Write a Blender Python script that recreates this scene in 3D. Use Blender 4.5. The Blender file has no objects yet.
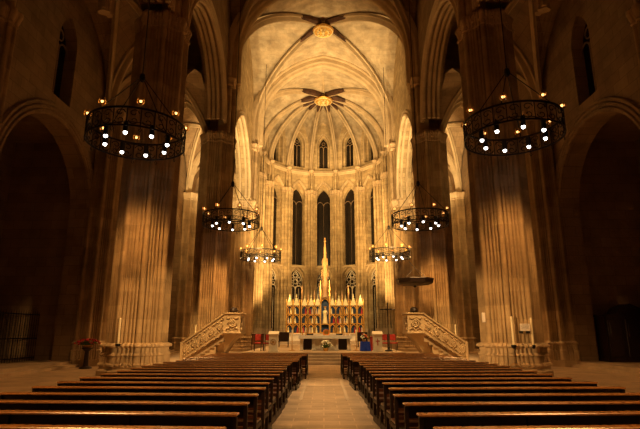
import bpy, math, random
from mathutils import Vector, Matrix
random.seed(7)
sc = bpy.context.scene
col = sc.collection
PI = math.pi
R = math.radians

# ------------------------------------------------------------------ camera
F = 486.0; PITCH = 13.53; CX = 323.7; H = 1.75
cp, sp = math.cos(R(PITCH)), math.sin(R(PITCH))
def at(px, py, Y):
    """world point on the sight line of a pixel at distance Y down the nave"""
    a, b = px - CX, 214.5 - py
    y = F*cp - b*sp; z = F*sp + b*cp; s = Y/y
    return Vector((a*s, Y, z*s + H))
cam = bpy.data.cameras.new('camera'); co = bpy.data.objects.new('camera', cam); col.objects.link(co)
cam.sensor_width = 36; cam.lens = F/640*36; cam.clip_end = 300
co.location = (0, 0, H); co.rotation_euler = (R(90 + PITCH), 0, math.atan((CX-320)/F))
sc.camera = co
sc.view_settings.view_transform = 'Standard'; sc.view_settings.look = 'None'
sc.view_settings.gamma = 1; sc.view_settings.exposure = .35; sc.view_settings.use_curve_mapping = False

# ------------------------------------------------------------------ materials
def newmat(name):
    m = bpy.data.materials.new(name); m.use_nodes = True
    nt = m.node_tree; b = nt.nodes['Principled BSDF']
    return m, nt, b
def plain(name, c, rough=.6, metal=0, var=.12, scale=8, spec=.4, bump=0):
    m, nt, b = newmat(name)
    N, L = nt.nodes, nt.links
    tc = N.new('ShaderNodeTexCoord'); no = N.new('ShaderNodeTexNoise'); no.inputs['Scale'].default_value = scale; no.inputs['Detail'].default_value = 4
    L.new(tc.outputs['Object'], no.inputs['Vector'])
    cr = N.new('ShaderNodeValToRGB'); L.new(no.outputs['Fac'], cr.inputs['Fac'])
    cr.color_ramp.elements[0].position = .3; cr.color_ramp.elements[1].position = .7
    cr.color_ramp.elements[0].color = (*[max(0, x*(1-var)) for x in c], 1)
    cr.color_ramp.elements[1].color = (*[min(1, x*(1+var)) for x in c], 1)
    L.new(cr.outputs['Color'], b.inputs['Base Color'])
    b.inputs['Roughness'].default_value = rough; b.inputs['Metallic'].default_value = metal
    b.inputs['Specular IOR Level'].default_value = spec
    if bump:
        bp = N.new('ShaderNodeBump'); bp.inputs['Strength'].default_value = bump
        L.new(no.outputs['Fac'], bp.inputs['Height']); L.new(bp.outputs['Normal'], b.inputs['Normal'])
    return m
def emis(name, c, s):
    m, nt, b = newmat(name)
    b.inputs['Base Color'].default_value = (*c, 1); b.inputs['Emission Color'].default_value = (*c, 1)
    b.inputs['Emission Strength'].default_value = s
    return m
def masonry(name, c, c2, bw=1.0, rh=.5, joint=.55, rough=.85, mort=.012, stain=.35, bump=.3, polar=0):
    m, nt, b = newmat(name); N, L = nt.nodes, nt.links
    g = N.new('ShaderNodeNewGeometry')
    sx = N.new('ShaderNodeSeparateXYZ'); L.new(g.outputs['Position'], sx.inputs[0])
    sn = N.new('ShaderNodeSeparateXYZ'); L.new(g.outputs['Normal'], sn.inputs[0])
    def ma(op, a, bb=None):
        n = N.new('ShaderNodeMath'); n.operation = op
        for i, v in enumerate((a, bb)):
            if v is None: continue
            if hasattr(v, 'links') or hasattr(v, 'is_linked'): L.new(v, n.inputs[i])
            else: n.inputs[i].default_value = v
        return n.outputs[0]
    def mx(f, a, bb):
        n = N.new('ShaderNodeMix'); n.data_type = 'FLOAT'; L.new(f, n.inputs[0]); L.new(a, n.inputs[2]); L.new(bb, n.inputs[3]); return n.outputs[0]
    ax, ay, az = (ma('ABSOLUTE', sn.outputs[i]) for i in range(3))
    if polar:
        tcn = N.new('ShaderNodeTexCoord'); so = N.new('ShaderNodeSeparateXYZ'); L.new(tcn.outputs['Object'], so.inputs[0])
        angn = ma('MULTIPLY', ma('ARCTAN2', so.outputs[1], so.outputs[0]), polar)
    f = ma('GREATER_THAN', ax, ay); fz = ma('GREATER_THAN', az, .72)
    u = mx(f, sx.outputs[0], sx.outputs[1])
    U = mx(fz, u, sx.outputs[0]); V = mx(fz, sx.outputs[2], sx.outputs[1])
    cb = N.new('ShaderNodeCombineXYZ'); L.new(angn if polar else U, cb.inputs[0]); L.new(V, cb.inputs[1])
    br = N.new('ShaderNodeTexBrick'); L.new(cb.outputs[0], br.inputs['Vector'])
    br.inputs['Scale'].default_value = 1; br.inputs['Brick Width'].default_value = bw; br.inputs['Row Height'].default_value = rh
    br.inputs['Mortar Size'].default_value = mort; br.inputs['Mortar Smooth'].default_value = .2; br.inputs['Bias'].default_value = 0
    br.inputs['Color1'].default_value = (*c, 1); br.inputs['Color2'].default_value = (*c2, 1)
    br.inputs['Mortar'].default_value = (*[x*joint for x in c], 1)
    no = N.new('ShaderNodeTexNoise'); no.inputs['Scale'].default_value = .9; no.inputs['Detail'].default_value = 8; no.inputs['Roughness'].default_value = .65
    L.new(g.outputs['Position'], no.inputs['Vector'])
    mr = N.new('ShaderNodeMapRange'); L.new(no.outputs['Fac'], mr.inputs[0])
    mr.inputs[1].default_value = .3; mr.inputs[2].default_value = .7; mr.inputs[3].default_value = 1-stain; mr.inputs[4].default_value = 1.1
    mu = N.new('ShaderNodeMix'); mu.data_type = 'RGBA'; mu.blend_type = 'MULTIPLY'; mu.inputs[0].default_value = 1
    L.new(br.outputs['Color'], mu.inputs[6]); L.new(mr.outputs[0], mu.inputs[7])
    L.new(mu.outputs[2], b.inputs['Base Color'])
    b.inputs['Roughness'].default_value = rough; b.inputs['Specular IOR Level'].default_value = .2
    bp = N.new('ShaderNodeBump'); bp.inputs['Strength'].default_value = bump; bp.inputs['Distance'].default_value = .05
    n2 = N.new('ShaderNodeTexNoise'); n2.inputs['Scale'].default_value = 9; n2.inputs['Detail'].default_value = 5; L.new(g.outputs['Position'], n2.inputs['Vector'])
    hh = ma('SUBTRACT', n2.outputs['Fac'], br.outputs['Fac']); L.new(hh, bp.inputs['Height'])
    L.new(bp.outputs['Normal'], b.inputs['Normal'])
    return m
M = {}
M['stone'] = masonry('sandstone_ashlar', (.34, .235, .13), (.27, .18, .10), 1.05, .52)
M['darkstone'] = plain('dark_tracery_stone', (.16, .11, .07), .9)  # darker stone that keeps the lancet tracery faint
M['pier'] = masonry('pier_ashlar', (.50, .36, .20), (.36, .25, .135), .86, .56, joint=.8, stain=.42, mort=.016, polar=1.14)
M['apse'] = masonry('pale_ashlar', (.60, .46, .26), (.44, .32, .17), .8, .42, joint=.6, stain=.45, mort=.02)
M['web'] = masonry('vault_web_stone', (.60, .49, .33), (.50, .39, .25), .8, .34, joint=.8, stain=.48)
M['rib'] = masonry('rib_stone', (.58, .45, .28), (.50, .38, .23), 2, .9, joint=.8, stain=.22)
M['carved'] = masonry('carved_stone', (.56, .42, .26), (.50, .37, .22), 3, 2, joint=.9, stain=.25)
M['floor'] = masonry('floor_slabs', (.50, .36, .23), (.36, .25, .155), .62, .36, joint=1.25, rough=.36, mort=.012, stain=.4, bump=.15)
M['step'] = masonry('step_stone', (.50, .38, .25), (.42, .31, .2), 1.6, 1.6, joint=.7, rough=.5)
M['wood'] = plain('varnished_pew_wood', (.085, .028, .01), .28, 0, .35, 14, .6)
M['woodtop'] = plain('highlit_varnished_rail', (.40, .17, .05), .22, 0, .25, 14, .6)  # colour raised to paint the light catching the rail tops
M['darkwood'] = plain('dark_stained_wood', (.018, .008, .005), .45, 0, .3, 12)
M['iron'] = plain('black_wrought_iron', (.012, .010, .009), .5, .6, .2, 20)
M['brass'] = plain('worn_brass', (.55, .33, .10), .35, .9, .2, 20)
M['gold'] = plain('gilded_wood', (.72, .40, .09), .36, .6, .3, 9)
M['goldpale'] = plain('pale_gilding', (.95, .74, .38), .4, .15, .2, 9)
M['browngilt'] = plain('brown_gilding', (.36, .20, .07), .5, .2, .3, 9)  # browner, duller gilt for the spire and pinnacles
M['blue'] = plain('deep_blue_paint', (.012, .035, .09), .5, 0, .3, 12)
M['red'] = plain('crimson_paint', (.38, .03, .02), .6, 0, .25, 12)
M['flesh'] = plain('pale_painted_robe', (.62, .45, .28), .6, 0, .2, 10)
M['marble'] = plain('pale_marble', (.72, .64, .5), .35, 0, .1, 5)
M['cloth'] = plain('white_altar_linen', (.85, .82, .75), .9, 0, .04, 5)
M['bluecloth'] = plain('royal_blue_cloth', (.012, .045, .42), .8, 0, .15, 6)
M['glass'] = plain('dark_night_glass', (.012, .009, .007), .25, 0, .4, 3, .5)
M['paper'] = plain('printed_paper', (.78, .72, .66), .8, 0, .05, 5)
M['ink'] = plain('grey_ink', (.22, .17, .15), .8)
M['wax'] = plain('cream_wax', (.85, .74, .5), .5, 0, .04, 5)
M['leaf'] = plain('green_leaves', (.06, .13, .03), .6, 0, .4, 15)
M['petal'] = plain('white_petals', (.85, .85, .7), .7, 0, .1, 15)
M['redpetal'] = plain('red_petals', (.45, .02, .03), .7, 0, .3, 15)
M['yellowpetal'] = plain('yellow_petals', (.8, .5, .05), .7, 0, .2, 15)
M['orange'] = plain('amber_enamel', (.75, .25, .04), .4, .2, .15, 9)
M['boss'] = plain('painted_boss', (.75, .42, .10), .5, .3, .5, 3)
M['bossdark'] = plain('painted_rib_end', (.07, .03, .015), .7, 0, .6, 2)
M['bulbw'] = emis('lit_spot_lamp', (1, .93, .86), 7)
M['bulbo'] = emis('lit_amber_bulb', (1, .46, .12), 4)

# ------------------------------------------------------------------ mesh building
class MB:
    def __init__(s): s.v = []; s.f = []
    def add(s, vs, fs):
        o = len(s.v); s.v += [tuple(v) for v in vs]; s.f += [tuple(o+i for i in f) for f in fs]; return s
    def box(s, x0, x1, y0, y1, z0, z1, bev=0):
        if x0 > x1: x0, x1 = x1, x0
        if y0 > y1: y0, y1 = y1, y0
        if bev > 0:
            b = bev
            vs = []
            for z, i in ((z0, b), (z0+b, 0), (z1-b, 0), (z1, b)):
                c = b if i == 0 else b
                xa, xb, ya, yb = x0+i, x1-i, y0+i, y1-i
                vs += [(xa+b, ya, z), (xb-b, ya, z), (xb, ya+b, z), (xb, yb-b, z), (xb-b, yb, z), (xa+b, yb, z), (xa, yb-b, z), (xa, ya+b, z)]
            fs = [tuple(range(7, -1, -1)), tuple(range(24, 32))]
            for k in range(3):
                for j in range(8):
                    a = k*8+j; c = k*8+(j+1) % 8; fs.append((a, c, c+8, a+8))
            return s.add(vs, fs)
        return s.add([(x0,y0,z0),(x1,y0,z0),(x1,y1,z0),(x0,y1,z0),(x0,y0,z1),(x1,y0,z1),(x1,y1,z1),(x0,y1,z1)],
                     [(3,2,1,0),(4,5,6,7),(0,1,5,4),(1,2,6,5),(2,3,7,6),(3,0,4,7)])
    def prism(s, poly, axis, a, b):
        """poly of 2D points pushed along axis (0,1,2) from a to b"""
        def mk(p, t):
            if axis == 0: return (t, p[0], p[1])
            if axis == 1: return (p[0], t, p[1])
            return (p[0], p[1], t)
        n = len(poly)
        return s.add([mk(p, a) for p in poly]+[mk(p, b) for p in poly],
                     [tuple(range(n)), tuple(range(2*n-1, n-1, -1))]+[(i, (i+1) % n, n+(i+1) % n, n+i) for i in range(n)])
    def loft(s, rings, cap=True):
        n = len(rings[0]); vs = [p for r in rings for p in r]; fs = []
        for k in range(len(rings)-1):
            for j in range(n):
                a = k*n+j; c = k*n+(j+1) % n; fs.append((a, c, c+n, a+n))
        if cap:
            fs.append(tuple(range(n-1, -1, -1))); m = (len(rings)-1)*n; fs.append(tuple(range(m, m+n)))
        return s.add(vs, fs)
    def lathe(s, prof, c=(0,0,0), n=12, ph=0):
        return s.loft([[(c[0]+r*math.cos(2*PI*(j+ph)/n), c[1]+r*math.sin(2*PI*(j+ph)/n), c[2]+z) for j in range(n)] for r, z in prof])
    def tube(s, pts, r, n=6, closed=False):
        pts = [Vector(p) for p in pts]; rings = []; N = len(pts)
        up = None
        for i, p in enumerate(pts):
            a = pts[(i-1) % N] if (closed or i > 0) else p
            b = pts[(i+1) % N] if (closed or i < N-1) else p
            t = (b-a).normalized()
            if up is None:
                up = Vector((0,0,1)) if abs(t.z) < .9 else Vector((1,0,0))
            x = t.cross(up)
            if x.length < 1e-4: x = t.cross(Vector((1,0,0)))
            x.normalize(); y = x.cross(t); up = y
            rr = r[i] if isinstance(r, (list, tuple)) else r
            rings.append([p + x*rr*math.cos(2*PI*j/n) + y*rr*math.sin(2*PI*j/n) for j in range(n)])
        if closed: rings.append(rings[0]); return s.loft(rings, False)
        return s.loft(rings)
    def sphere(s, c, r, n=8, m=6, sq=(1,1,1)):
        prof = [(max(1e-3, r*math.sin(PI*k/m)), -r*math.cos(PI*k/m)) for k in range(m+1)]
        vs = [[(c[0]+a*sq[0]*math.cos(2*PI*j/n), c[1]+a*sq[1]*math.sin(2*PI*j/n), c[2]+z*sq[2]) for j in range(n)] for a, z in prof]
        return s.loft(vs)
    def sweep(s, pts, side, prof):
        """moulded profile (a along side, b away from the curve's inside) along a planar curve"""
        pts = [Vector(p) for p in pts]; side = Vector(side).normalized(); rings = []
        for i, p in enumerate(pts):
            a = pts[max(0, i-1)]; b = pts[min(len(pts)-1, i+1)]
            t = (b-a).normalized(); n = side.cross(t).normalized()
            rings.append([p + side*q[0] + n*q[1] for q in prof])
        return s.loft(rings)
    def build(s, name, m, parent=None, smooth=False):
        me = bpy.data.meshes.new(name); me.from_pydata(s.v, [], s.f); me.update()
        import bmesh
        bm = bmesh.new(); bm.from_mesh(me); bmesh.ops.recalc_face_normals(bm, faces=bm.faces); bm.to_mesh(me); bm.free()
        me.materials.append(m)
        if smooth:
            for p in me.polygons: p.use_smooth = True
        o = bpy.data.objects.new(name, me); col.objects.link(o)
        if parent: o.parent = parent
        return o
def tag(o, label=None, cat=None, group=None, kind=None):
    if label: o['label'] = label
    if cat: o['category'] = cat
    if group: o['group'] = group
    if kind: o['kind'] = kind
    return o
def empty(name, loc=(0,0,0), rz=0):
    o = bpy.data.objects.new(name, None); col.objects.link(o); o.location = loc; o.rotation_euler = (0,0,rz); o.empty_display_size = .2; return o
kids = {}
def copy_tree(o, parent=None):
    c = o.copy(); col.objects.link(c)
    if parent: c.parent = parent
    for ch in [x for x in bpy.data.objects if x.parent == o and x != c]: copy_tree(ch, c)
    return c
def struct(name, mb, m, label, smooth=False):
    return tag(mb.build(name, m, None, smooth), label, None, None, 'structure')

# pointed arch: half span h, rise r, height above springing at distance d from the centre
def parc(d, h, r):
    r = max(r, h*1.0001); RR = (h*h+r*r)/(2*h); q = RR*RR-(abs(d)+RR-h)**2
    return math.sqrt(max(0, q))
def arch_pts(h, r, n=14):
    """(d, z) of the whole arch from -h to h, evenly by angle"""
    r = max(r, h*1.0001); RR = (h*h+r*r)/(2*h); c = RR-h; amax = math.acos(min(1, c/RR))
    L = [(-(RR*math.cos(amax*k/n)-c), RR*math.sin(amax*k/n)) for k in range(n+1)]
    L[-1] = (0, r)
    return L + [(-d, z) for d, z in L[-2::-1]]

def perforated(mb, O, D, Nn, L, z0, z1, ops, t):
    """wall from O along D (length L) from z0 to z1, thickness t along Nn, pierced by arched openings (centre, half, sill, spring, rise)"""
    O = Vector(O); D = Vector(D).normalized(); Nn = Vector(Nn).normalized()
    S = {0.0, float(L)}
    for c, h, sill, spr, r in ops:
        for d, z in arch_pts(h, r, 9): S.add(round(c+d, 5))
    S = sorted(x for x in S if -1e-6 <= x <= L+1e-6)
    def P(s_, z, k): return O + D*s_ + Nn*(t*k) + Vector((0,0,z))
    for a, b in zip(S, S[1:]):
        if b-a < 1e-5: continue
        m = (a+b)/2
        cov = sorted([o for o in ops if o[0]-o[1] < m < o[0]+o[1]], key=lambda o: o[2])
        def tops(o, s_): return o[3] + parc(s_-o[0], o[1], o[4])
        ea, eb = [z0], [z0]
        for o in cov: ea += [max(z0, o[2]), tops(o, a)]; eb += [max(z0, o[2]), tops(o, b)]
        ea.append(z1); eb.append(z1)
        for k in range(0, len(ea), 2):
            if ea[k+1]-ea[k] < 1e-4 and eb[k+1]-eb[k] < 1e-4: continue
            for q in (0, 1):
                mb.add([P(a, ea[k], q), P(b, eb[k], q), P(b, eb[k+1], q), P(a, ea[k+1], q)], [(0,1,2,3)])
            if k > 0: mb.add([P(a, ea[k], 0), P(b, eb[k], 0), P(b, eb[k], 1), P(a, ea[k], 1)], [(0,1,2,3)])
            if k+1 < len(ea)-1: mb.add([P(a, ea[k+1], 0), P(b, eb[k+1], 0), P(b, eb[k+1], 1), P(a, ea[k+1], 1)], [(0,1,2,3)])
    for c, h, sill, spr, r in ops:
        for e in (c-h, c+h):
            mb.add([P(e, max(z0, sill), 0), P(e, spr, 0), P(e, spr, 1), P(e, max(z0, sill), 1)], [(0,1,2,3)])
    for e in (0, L): mb.add([P(e, z0, 0), P(e, z1, 0), P(e, z1, 1), P(e, z0, 1)], [(0,1,2,3)])
    mb.add([P(0, z1, 0), P(L, z1, 0), P(L, z1, 1), P(0, z1, 1)], [(0,1,2,3)])
    return mb
def prof_roll(w, d):
    """gothic moulding: wide at the back, hollow, then a roll"""
    return [(-w, 0), (-w, d*.35), (-w*.62, d*.42), (-w*.5, d*.6), (-w*.38, d*.78), (-w*.22, d*.95), (0, d), (w*.22, d*.95), (w*.38, d*.78), (w*.5, d*.6), (w*.62, d*.42), (w, d*.35), (w, 0)]

# ------------------------------------------------------------------ plan
PX = 7.95                       # arcade axis
Y1, Y2, Y3 = 21.3, 34.2, 47.0   # piers
YA, RA = 55.0, 7.75              # apse centre and radius
ZS = 22.7; RISE = 7.6           # high vault springing and rise
AW = 13.0                       # aisle wall
BAYS = [0.2, 8.6, 17.0, 26.6, 35.2, 44.0, 52.6]

# floor
mb = MB(); mb.box(-18, 18, -6, 66, -.3, 0)
struct('floor', mb, M['floor'], 'worn stone slab floor of nave and aisles')
mb = MB()
for k in range(4): mb.box(-4.6+.0*k, 4.6, 27.2+.38*k, 27.2+.38*(k+1) if k < 3 else 46, 0 if k == 0 else .15*k-.0, .15*(k+1))
struct('floor_sanctuary', mb, M['step'], 'stone steps and raised sanctuary floor')
mb = MB(); mb.box(-6.6, 6.6, 46.05, 62.2, .0, .9)
struct('floor_apse', mb, M['step'], 'raised apse floor behind altarpiece')

mb = MB()
for x in (-.62, .62): mb.box(x-.05, x+.05, 13.5, 20.6, 0, .006)
for y in (16.8, 20.6): mb.box(-.62, .62, y-.07, y+.07, 0, .005)
struct('floor_inlay', mb, M['step'], 'pale stone bands inlaid in the aisle floor')
# ------------------------------------------------------------------ piers
def pprof(r, major=8, rs=.12, minor=.055, n=320, ph=PI/8, kk=.97):
    out = []
    circ = []
    for k in range(major):
        a = ph+2*PI*k/major; circ.append((a, r*1.0, rs))
        for d, q in ((-.17, 1), (.17, 1), (-.31, .8), (.31, .8)): circ.append((a+d, r*(.965 if q == 1 else .935), minor*q))
    for j in range(n):
        th = 2*PI*j/n
        q = (th-ph) % (2*PI/8); rr = kk*r*math.cos(PI/8)/math.cos(q-PI/8)
        for a, d, cr in circ:
            da = math.atan2(math.sin(th-a), math.cos(th-a))
            if abs(d*math.sin(da)) < cr and math.cos(da) > 0:
                rr = max(rr, d*math.cos(da)+math.sqrt(cr*cr-(d*math.sin(da))**2))
        out.append((rr*math.cos(th), rr*math.sin(th)))
    return out
def scaled(pr, e, z, c):
    """profile grown outwards by e at height z"""
    return [(c[0]+x*(1+e/math.hypot(x, y)), c[1]+y*(1+e/math.hypot(x, y)), z) for x, y in pr]
def octo(r, z, c, n=320, ph=PI/8):
    o = []
    for j in range(n):
        th = 2*PI*j/n; q = (th-ph) % (PI/4); rr = r*math.cos(PI/8)/math.cos(q-PI/8); o.append((c[0]+rr*math.cos(th), c[1]+rr*math.sin(th), z))
    return o
def pier(x, y, r, zcap, ztop, label, side, z0=0, rs=.12, cat='pillar', group='clustered pillars of the nave'):
    root = empty('pillar', (x, y, z0)); tag(root, label, cat, group, 'thing')
    pr = pprof(r, rs=rs); c = (0, 0); g = r/1.2
    mb = MB()
    mb.loft([octo((r+.34), 0, c), octo((r+.34), .2, c), octo((r+.28), .26, c), octo((r+.25), .3, c), octo((r+.25), .38, c),
             scaled(pr, .22*g, .40, c), scaled(pr, .22*g, .46, c), scaled(pr, .15*g, .52, c), scaled(pr, .12*g, .76, c), scaled(pr, .17*g, .80, c), scaled(pr, .17*g, .84, c),
             scaled(pr, .08*g, .92, c), scaled(pr, .08*g, 1.1, c), scaled(pr, .20*g, 1.14, c), scaled(pr, .22*g, 1.19, c), scaled(pr, .17*g, 1.25, c), scaled(pr, .03, 1.3, c)])
    mb.build('plinth', M['carved'], root)
    mb = MB(); zc = zcap-z0
    mb.loft([scaled(pr, 0, 1.3, c), scaled(pr, 0, zc, c)])
    mb.build('shaft', M['pier'], root)
    mb = MB(); mb.loft([scaled(pr, .0, zc, c), scaled(pr, .06, zc+.03, c), scaled(pr, .06, zc+.10, c), scaled(pr, .01, zc+.13, c), scaled(pr, .02, zc+.3, c), scaled(pr, .08, zc+.5, c), scaled(pr, .12, zc+.55, c), scaled(pr, .12, zc+.66, c), scaled(pr, .02, zc+.84, c)])
    # carved foliage knobs round the capital
    for j in range(24):
        th = 2*PI*j/24; mb.sphere(((r+.0)*math.cos(th), (r+.0)*math.sin(th), zc+.36), .09, 6, 4)
    mb.build('capital', M['carved'], root)
    if ztop > zcap+1:
        # vault shafts towards the nave above the capital
        mb = MB(); zt = ztop-z0
        for dy in (-.62, -.36, 0, .36, .62):
            rr = .24 if dy == 0 else .15
            mb.tube([(-side*(r*.62+(.28 if dy == 0 else .08)), dy, zc+.8), (-side*(r*.62+(.28 if dy == 0 else .08)), dy, zt)], rr, 10)
        mb.box(-side*(r*.1), -side*(r*.62+.1), -.8, .8, zc+.7, zt)
        mb.build('vault_shaft', M['pier'], root)
        mb = MB(); q = -side*(r*.62+.1)
        mb.loft([[(q+a*(.30+e)*1.0, b*(.78+e), zt-.45+z) for a, b in ((-1,-1),(0,-1.15),(1,-1),(1,0),(1,1),(0,1.15),(-1,1),(-1,0))] for e, z in ((0,0),(.06,.03),(.06,.09),(.0,.13),(.05,.3),(.16,.5),(.16,.62),(.05,.66))])
        mb.build('corbel', M['carved'], root)
    return root
for s, nm in ((-1, 'left'), (1, 'right')):
    pier(s*PX, Y1, 1.14, 15.8, 20.3, 'near %s clustered stone pillar standing beside the pews' % nm, s)
    pier(s*(PX-.05), Y2, 1.15, 15.2, 20.3, '%s clustered stone pillar behind the pulpit stair' % nm, s)
    pier(s*PX, Y3, 1.1, 13.6, 20.1, '%s clustered stone pillar where the choir meets the apse' % nm, s, 0, .15)

# ------------------------------------------------------------------ arcade walls (with moulded arches)
for s, nm in ((-1, 'left'), (1, 'right')):
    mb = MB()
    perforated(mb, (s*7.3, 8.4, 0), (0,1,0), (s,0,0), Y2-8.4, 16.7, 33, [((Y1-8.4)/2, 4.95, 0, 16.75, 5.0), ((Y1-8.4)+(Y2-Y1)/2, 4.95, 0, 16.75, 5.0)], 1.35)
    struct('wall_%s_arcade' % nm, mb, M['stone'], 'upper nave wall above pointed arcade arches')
    mb = MB()
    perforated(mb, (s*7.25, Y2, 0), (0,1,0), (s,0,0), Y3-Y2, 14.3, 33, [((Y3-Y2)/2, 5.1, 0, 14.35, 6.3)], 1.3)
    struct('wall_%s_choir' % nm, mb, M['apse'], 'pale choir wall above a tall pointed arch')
    mb = MB()
    perforated(mb, (s*7.5, Y3, 0), (0,1,0), (s,0,0), YA-Y3, 0, 33, [((YA-Y3)/2+.6, 1.0, 9.9, 18.0, 2.0), ((YA-Y3)/2+.6, 1.0, 1.4, 7.6, 1.7), ((YA-Y3)/2+.3, .7, 23.4, 26.0, 1.5)], 1.0)
    struct('wall_%s_apse' % nm, mb, M['apse'], 'brightly lit apse side wall with tall lancets')
    # archivolts
    mb = MB()
    for (yc, h, r, z, xx) in ((8.4+(Y1-8.4)/2, 4.95, 5.0, 16.75, 7.3), (Y1+(Y2-Y1)/2, 4.95, 5.0, 16.75, 7.3)):
        for off, inset in ((0, 0), (.34, .0), (.66, .0)):
            pts = [(s*(xx-.02+ (.0 if off == 0 else 0)), yc+d*(1+off/h), z+zz*(1+off/r)) for d, zz in arch_pts(h, r, 16)]
            mb.sweep(pts, (1,0,0), [(-.13,-.0),(-.1,-.11),(0,-.15),(.1,-.11),(.13,0),(0,.1)])
        for xo in (.35, .68, 1.0):
            pts = [(s*(xx+xo), yc+d*(1-.02), z+zz*(1-.02)) for d, zz in arch_pts(h, r, 16)]
            mb.sweep(pts, (1,0,0), [(-.13,-.0),(-.1,-.11),(0,-.15),(.1,-.11),(.13,0),(0,.1)])
    struct('trim_%s_arcade' % nm, mb, M['rib'], 'moulded rolls around the arcade arches')
    mb = MB()
    yc, h, r, z = (Y2+Y3)/2, 5.1, 6.3, 14.35
    for off in (0, .33):
        mb.sweep([(s*7.23, yc+d*(1+off/h), z+zz*(1+off/r)) for d, zz in arch_pts(h, r, 16)], (1,0,0), [(-.13,-.0),(-.1,-.11),(0,-.15),(.1,-.11),(.13,0),(0,.1)])
    for xo in (.35, .9):
        mb.sweep([(s*(7.23+xo), yc+d*.98, z+zz*.98) for d, zz in arch_pts(h, r, 16)], (1,0,0), [(-.13,-.0),(-.1,-.11),(0,-.15),(.1,-.11),(.13,0),(0,.1)])
    struct('trim_%s_choir' % nm, mb, M['rib'], 'moulded rolls around the choir side arch')

# ------------------------------------------------------------------ vaults
def Ff(u, zs, rise, k=1.22):
    RR = k; g = math.sqrt(max(0, RR*RR-(min(1, abs(u))+RR-1)**2)); g0 = math.sqrt(RR*RR-(RR-1)**2)
    return zs+rise*g/g0
def vault(name, K, corners, zs, rise, closed, label, m='web', sag=0, thick=.0, nr=14, nv=12):
    mb = MB(); n = len(corners); last = n if closed else n-1
    K = Vector((K[0], K[1], 0)); C = [Vector((c[0], c[1], 0)) for c in corners]
    for i in range(last):
        A, B = C[i], C[(i+1) % n]; vs = []; fs = []
        for a in range(nr+1):
            ro = 1-math.cos(PI/2*a/nr) if False else (a/nr)
            for b in range(nv+1):
                v = -math.cos(PI*b/nv)
                p = K + ((A+B)/2-K)*ro + (B-A)/2*v*ro
                p.z = Ff(ro*abs(v), zs, rise) - sag*ro*(1-abs(v))
                vs.append(p)
        for a in range(nr):
            for b in range(nv):
                q = a*(nv+1)+b; fs.append((q, q+1, q+nv+2, q+nv+1))
        mb.add(vs, fs)
    return struct(name, mb, M[m], label)
def ribcurve(K, P, zs, rise, n=18, drop=.05):
    out = []
    for k in range(n+1):
        a = PI/2*k/n; u = math.cos(a)          # dense near the springing
        out.append((K[0]+(P[0]-K[0])*u, K[1]+(P[1]-K[1])*u, Ff(u, zs, rise)-drop))
    return out
def ribs(name, K, P, zs, rise, w, d, label, zlow=None, m='rib'):
    mb = MB()
    for p in P:
        dv = Vector((p[0]-K[0], p[1]-K[1], 0)); side = dv.cross(Vector((0,0,1)))
        pts = ribcurve(K, p, zs, rise)
        if zlow is not None: pts = [(pts[0][0], pts[0][1], zlow)] + pts
        mb.sweep(pts, side, [(a, -b) for a, b in prof_roll(w, -d)] if False else [(a, b) for a, b in prof_roll(w, d)])
    return struct(name, mb, M[m], label)
VI = 7.25
cor = lambda ya, yb: [(-VI, ya), (VI, ya), (VI, yb), (-VI, yb)]
# direction test: prof_roll hangs towards negative n = inside of the curve
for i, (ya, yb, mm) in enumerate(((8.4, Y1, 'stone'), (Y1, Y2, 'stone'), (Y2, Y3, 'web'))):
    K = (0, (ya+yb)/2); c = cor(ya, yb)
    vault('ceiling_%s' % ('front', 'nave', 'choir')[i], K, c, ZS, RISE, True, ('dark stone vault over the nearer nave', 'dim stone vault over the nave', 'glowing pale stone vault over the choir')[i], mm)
    ribs('trim_%d' % (i+1), K, [(x*.975, K[1]+(y-K[1])*.975) for x, y in c], ZS, RISE, .27, .62, 'moulded diagonal ribs under the vault', 20.3)
# transverse arches
def transverse(name, y, w, d, label, x=VI, zs=ZS, rise=RISE, zlow=20.3, dr=.0):
    mb = MB(); pts = [(-x*u, y, Ff(u, zs, rise)-dr) for u in [math.cos(PI/2*k/20) for k in range(21)]]
    pts = pts + [(-p[0], p[1], p[2]) for p in pts[-2::-1]]
    pts = [(pts[0][0], y, zlow)]+pts+[(pts[-1][0], y, zlow)]
    # a deep stepped arch with rolls on its edges
    prof = [(-w, .3), (-w, -.10), (-w*.93, -.2), (-w*.78, -.24), (-w*.66, -.20), (-w*.62, -d*.55), (-w*.5, -d*.68), (-w*.38, -d*.62), (-w*.3, -d*.85), (-w*.15, -d*.98), (0, -d), (w*.15, -d*.98), (w*.3, -d*.85), (w*.38, -d*.62), (w*.5, -d*.68), (w*.62, -d*.55), (w*.66, -.20), (w*.78, -.24), (w*.93, -.2), (w, -.10), (w, .3)]
    mb.sweep(pts, (0,1,0), [(a, -b) for a, b in prof])
    return struct(name, mb, M['rib'], label)
transverse('trim_4', Y1, .8, .7, 'transverse arch across the nave')
transverse('trim_5', Y2, .85, .85, 'great moulded arch before the choir')
transverse('trim_6', Y3, .8, 1.0, 'moulded arch between choir and apse')
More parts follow.
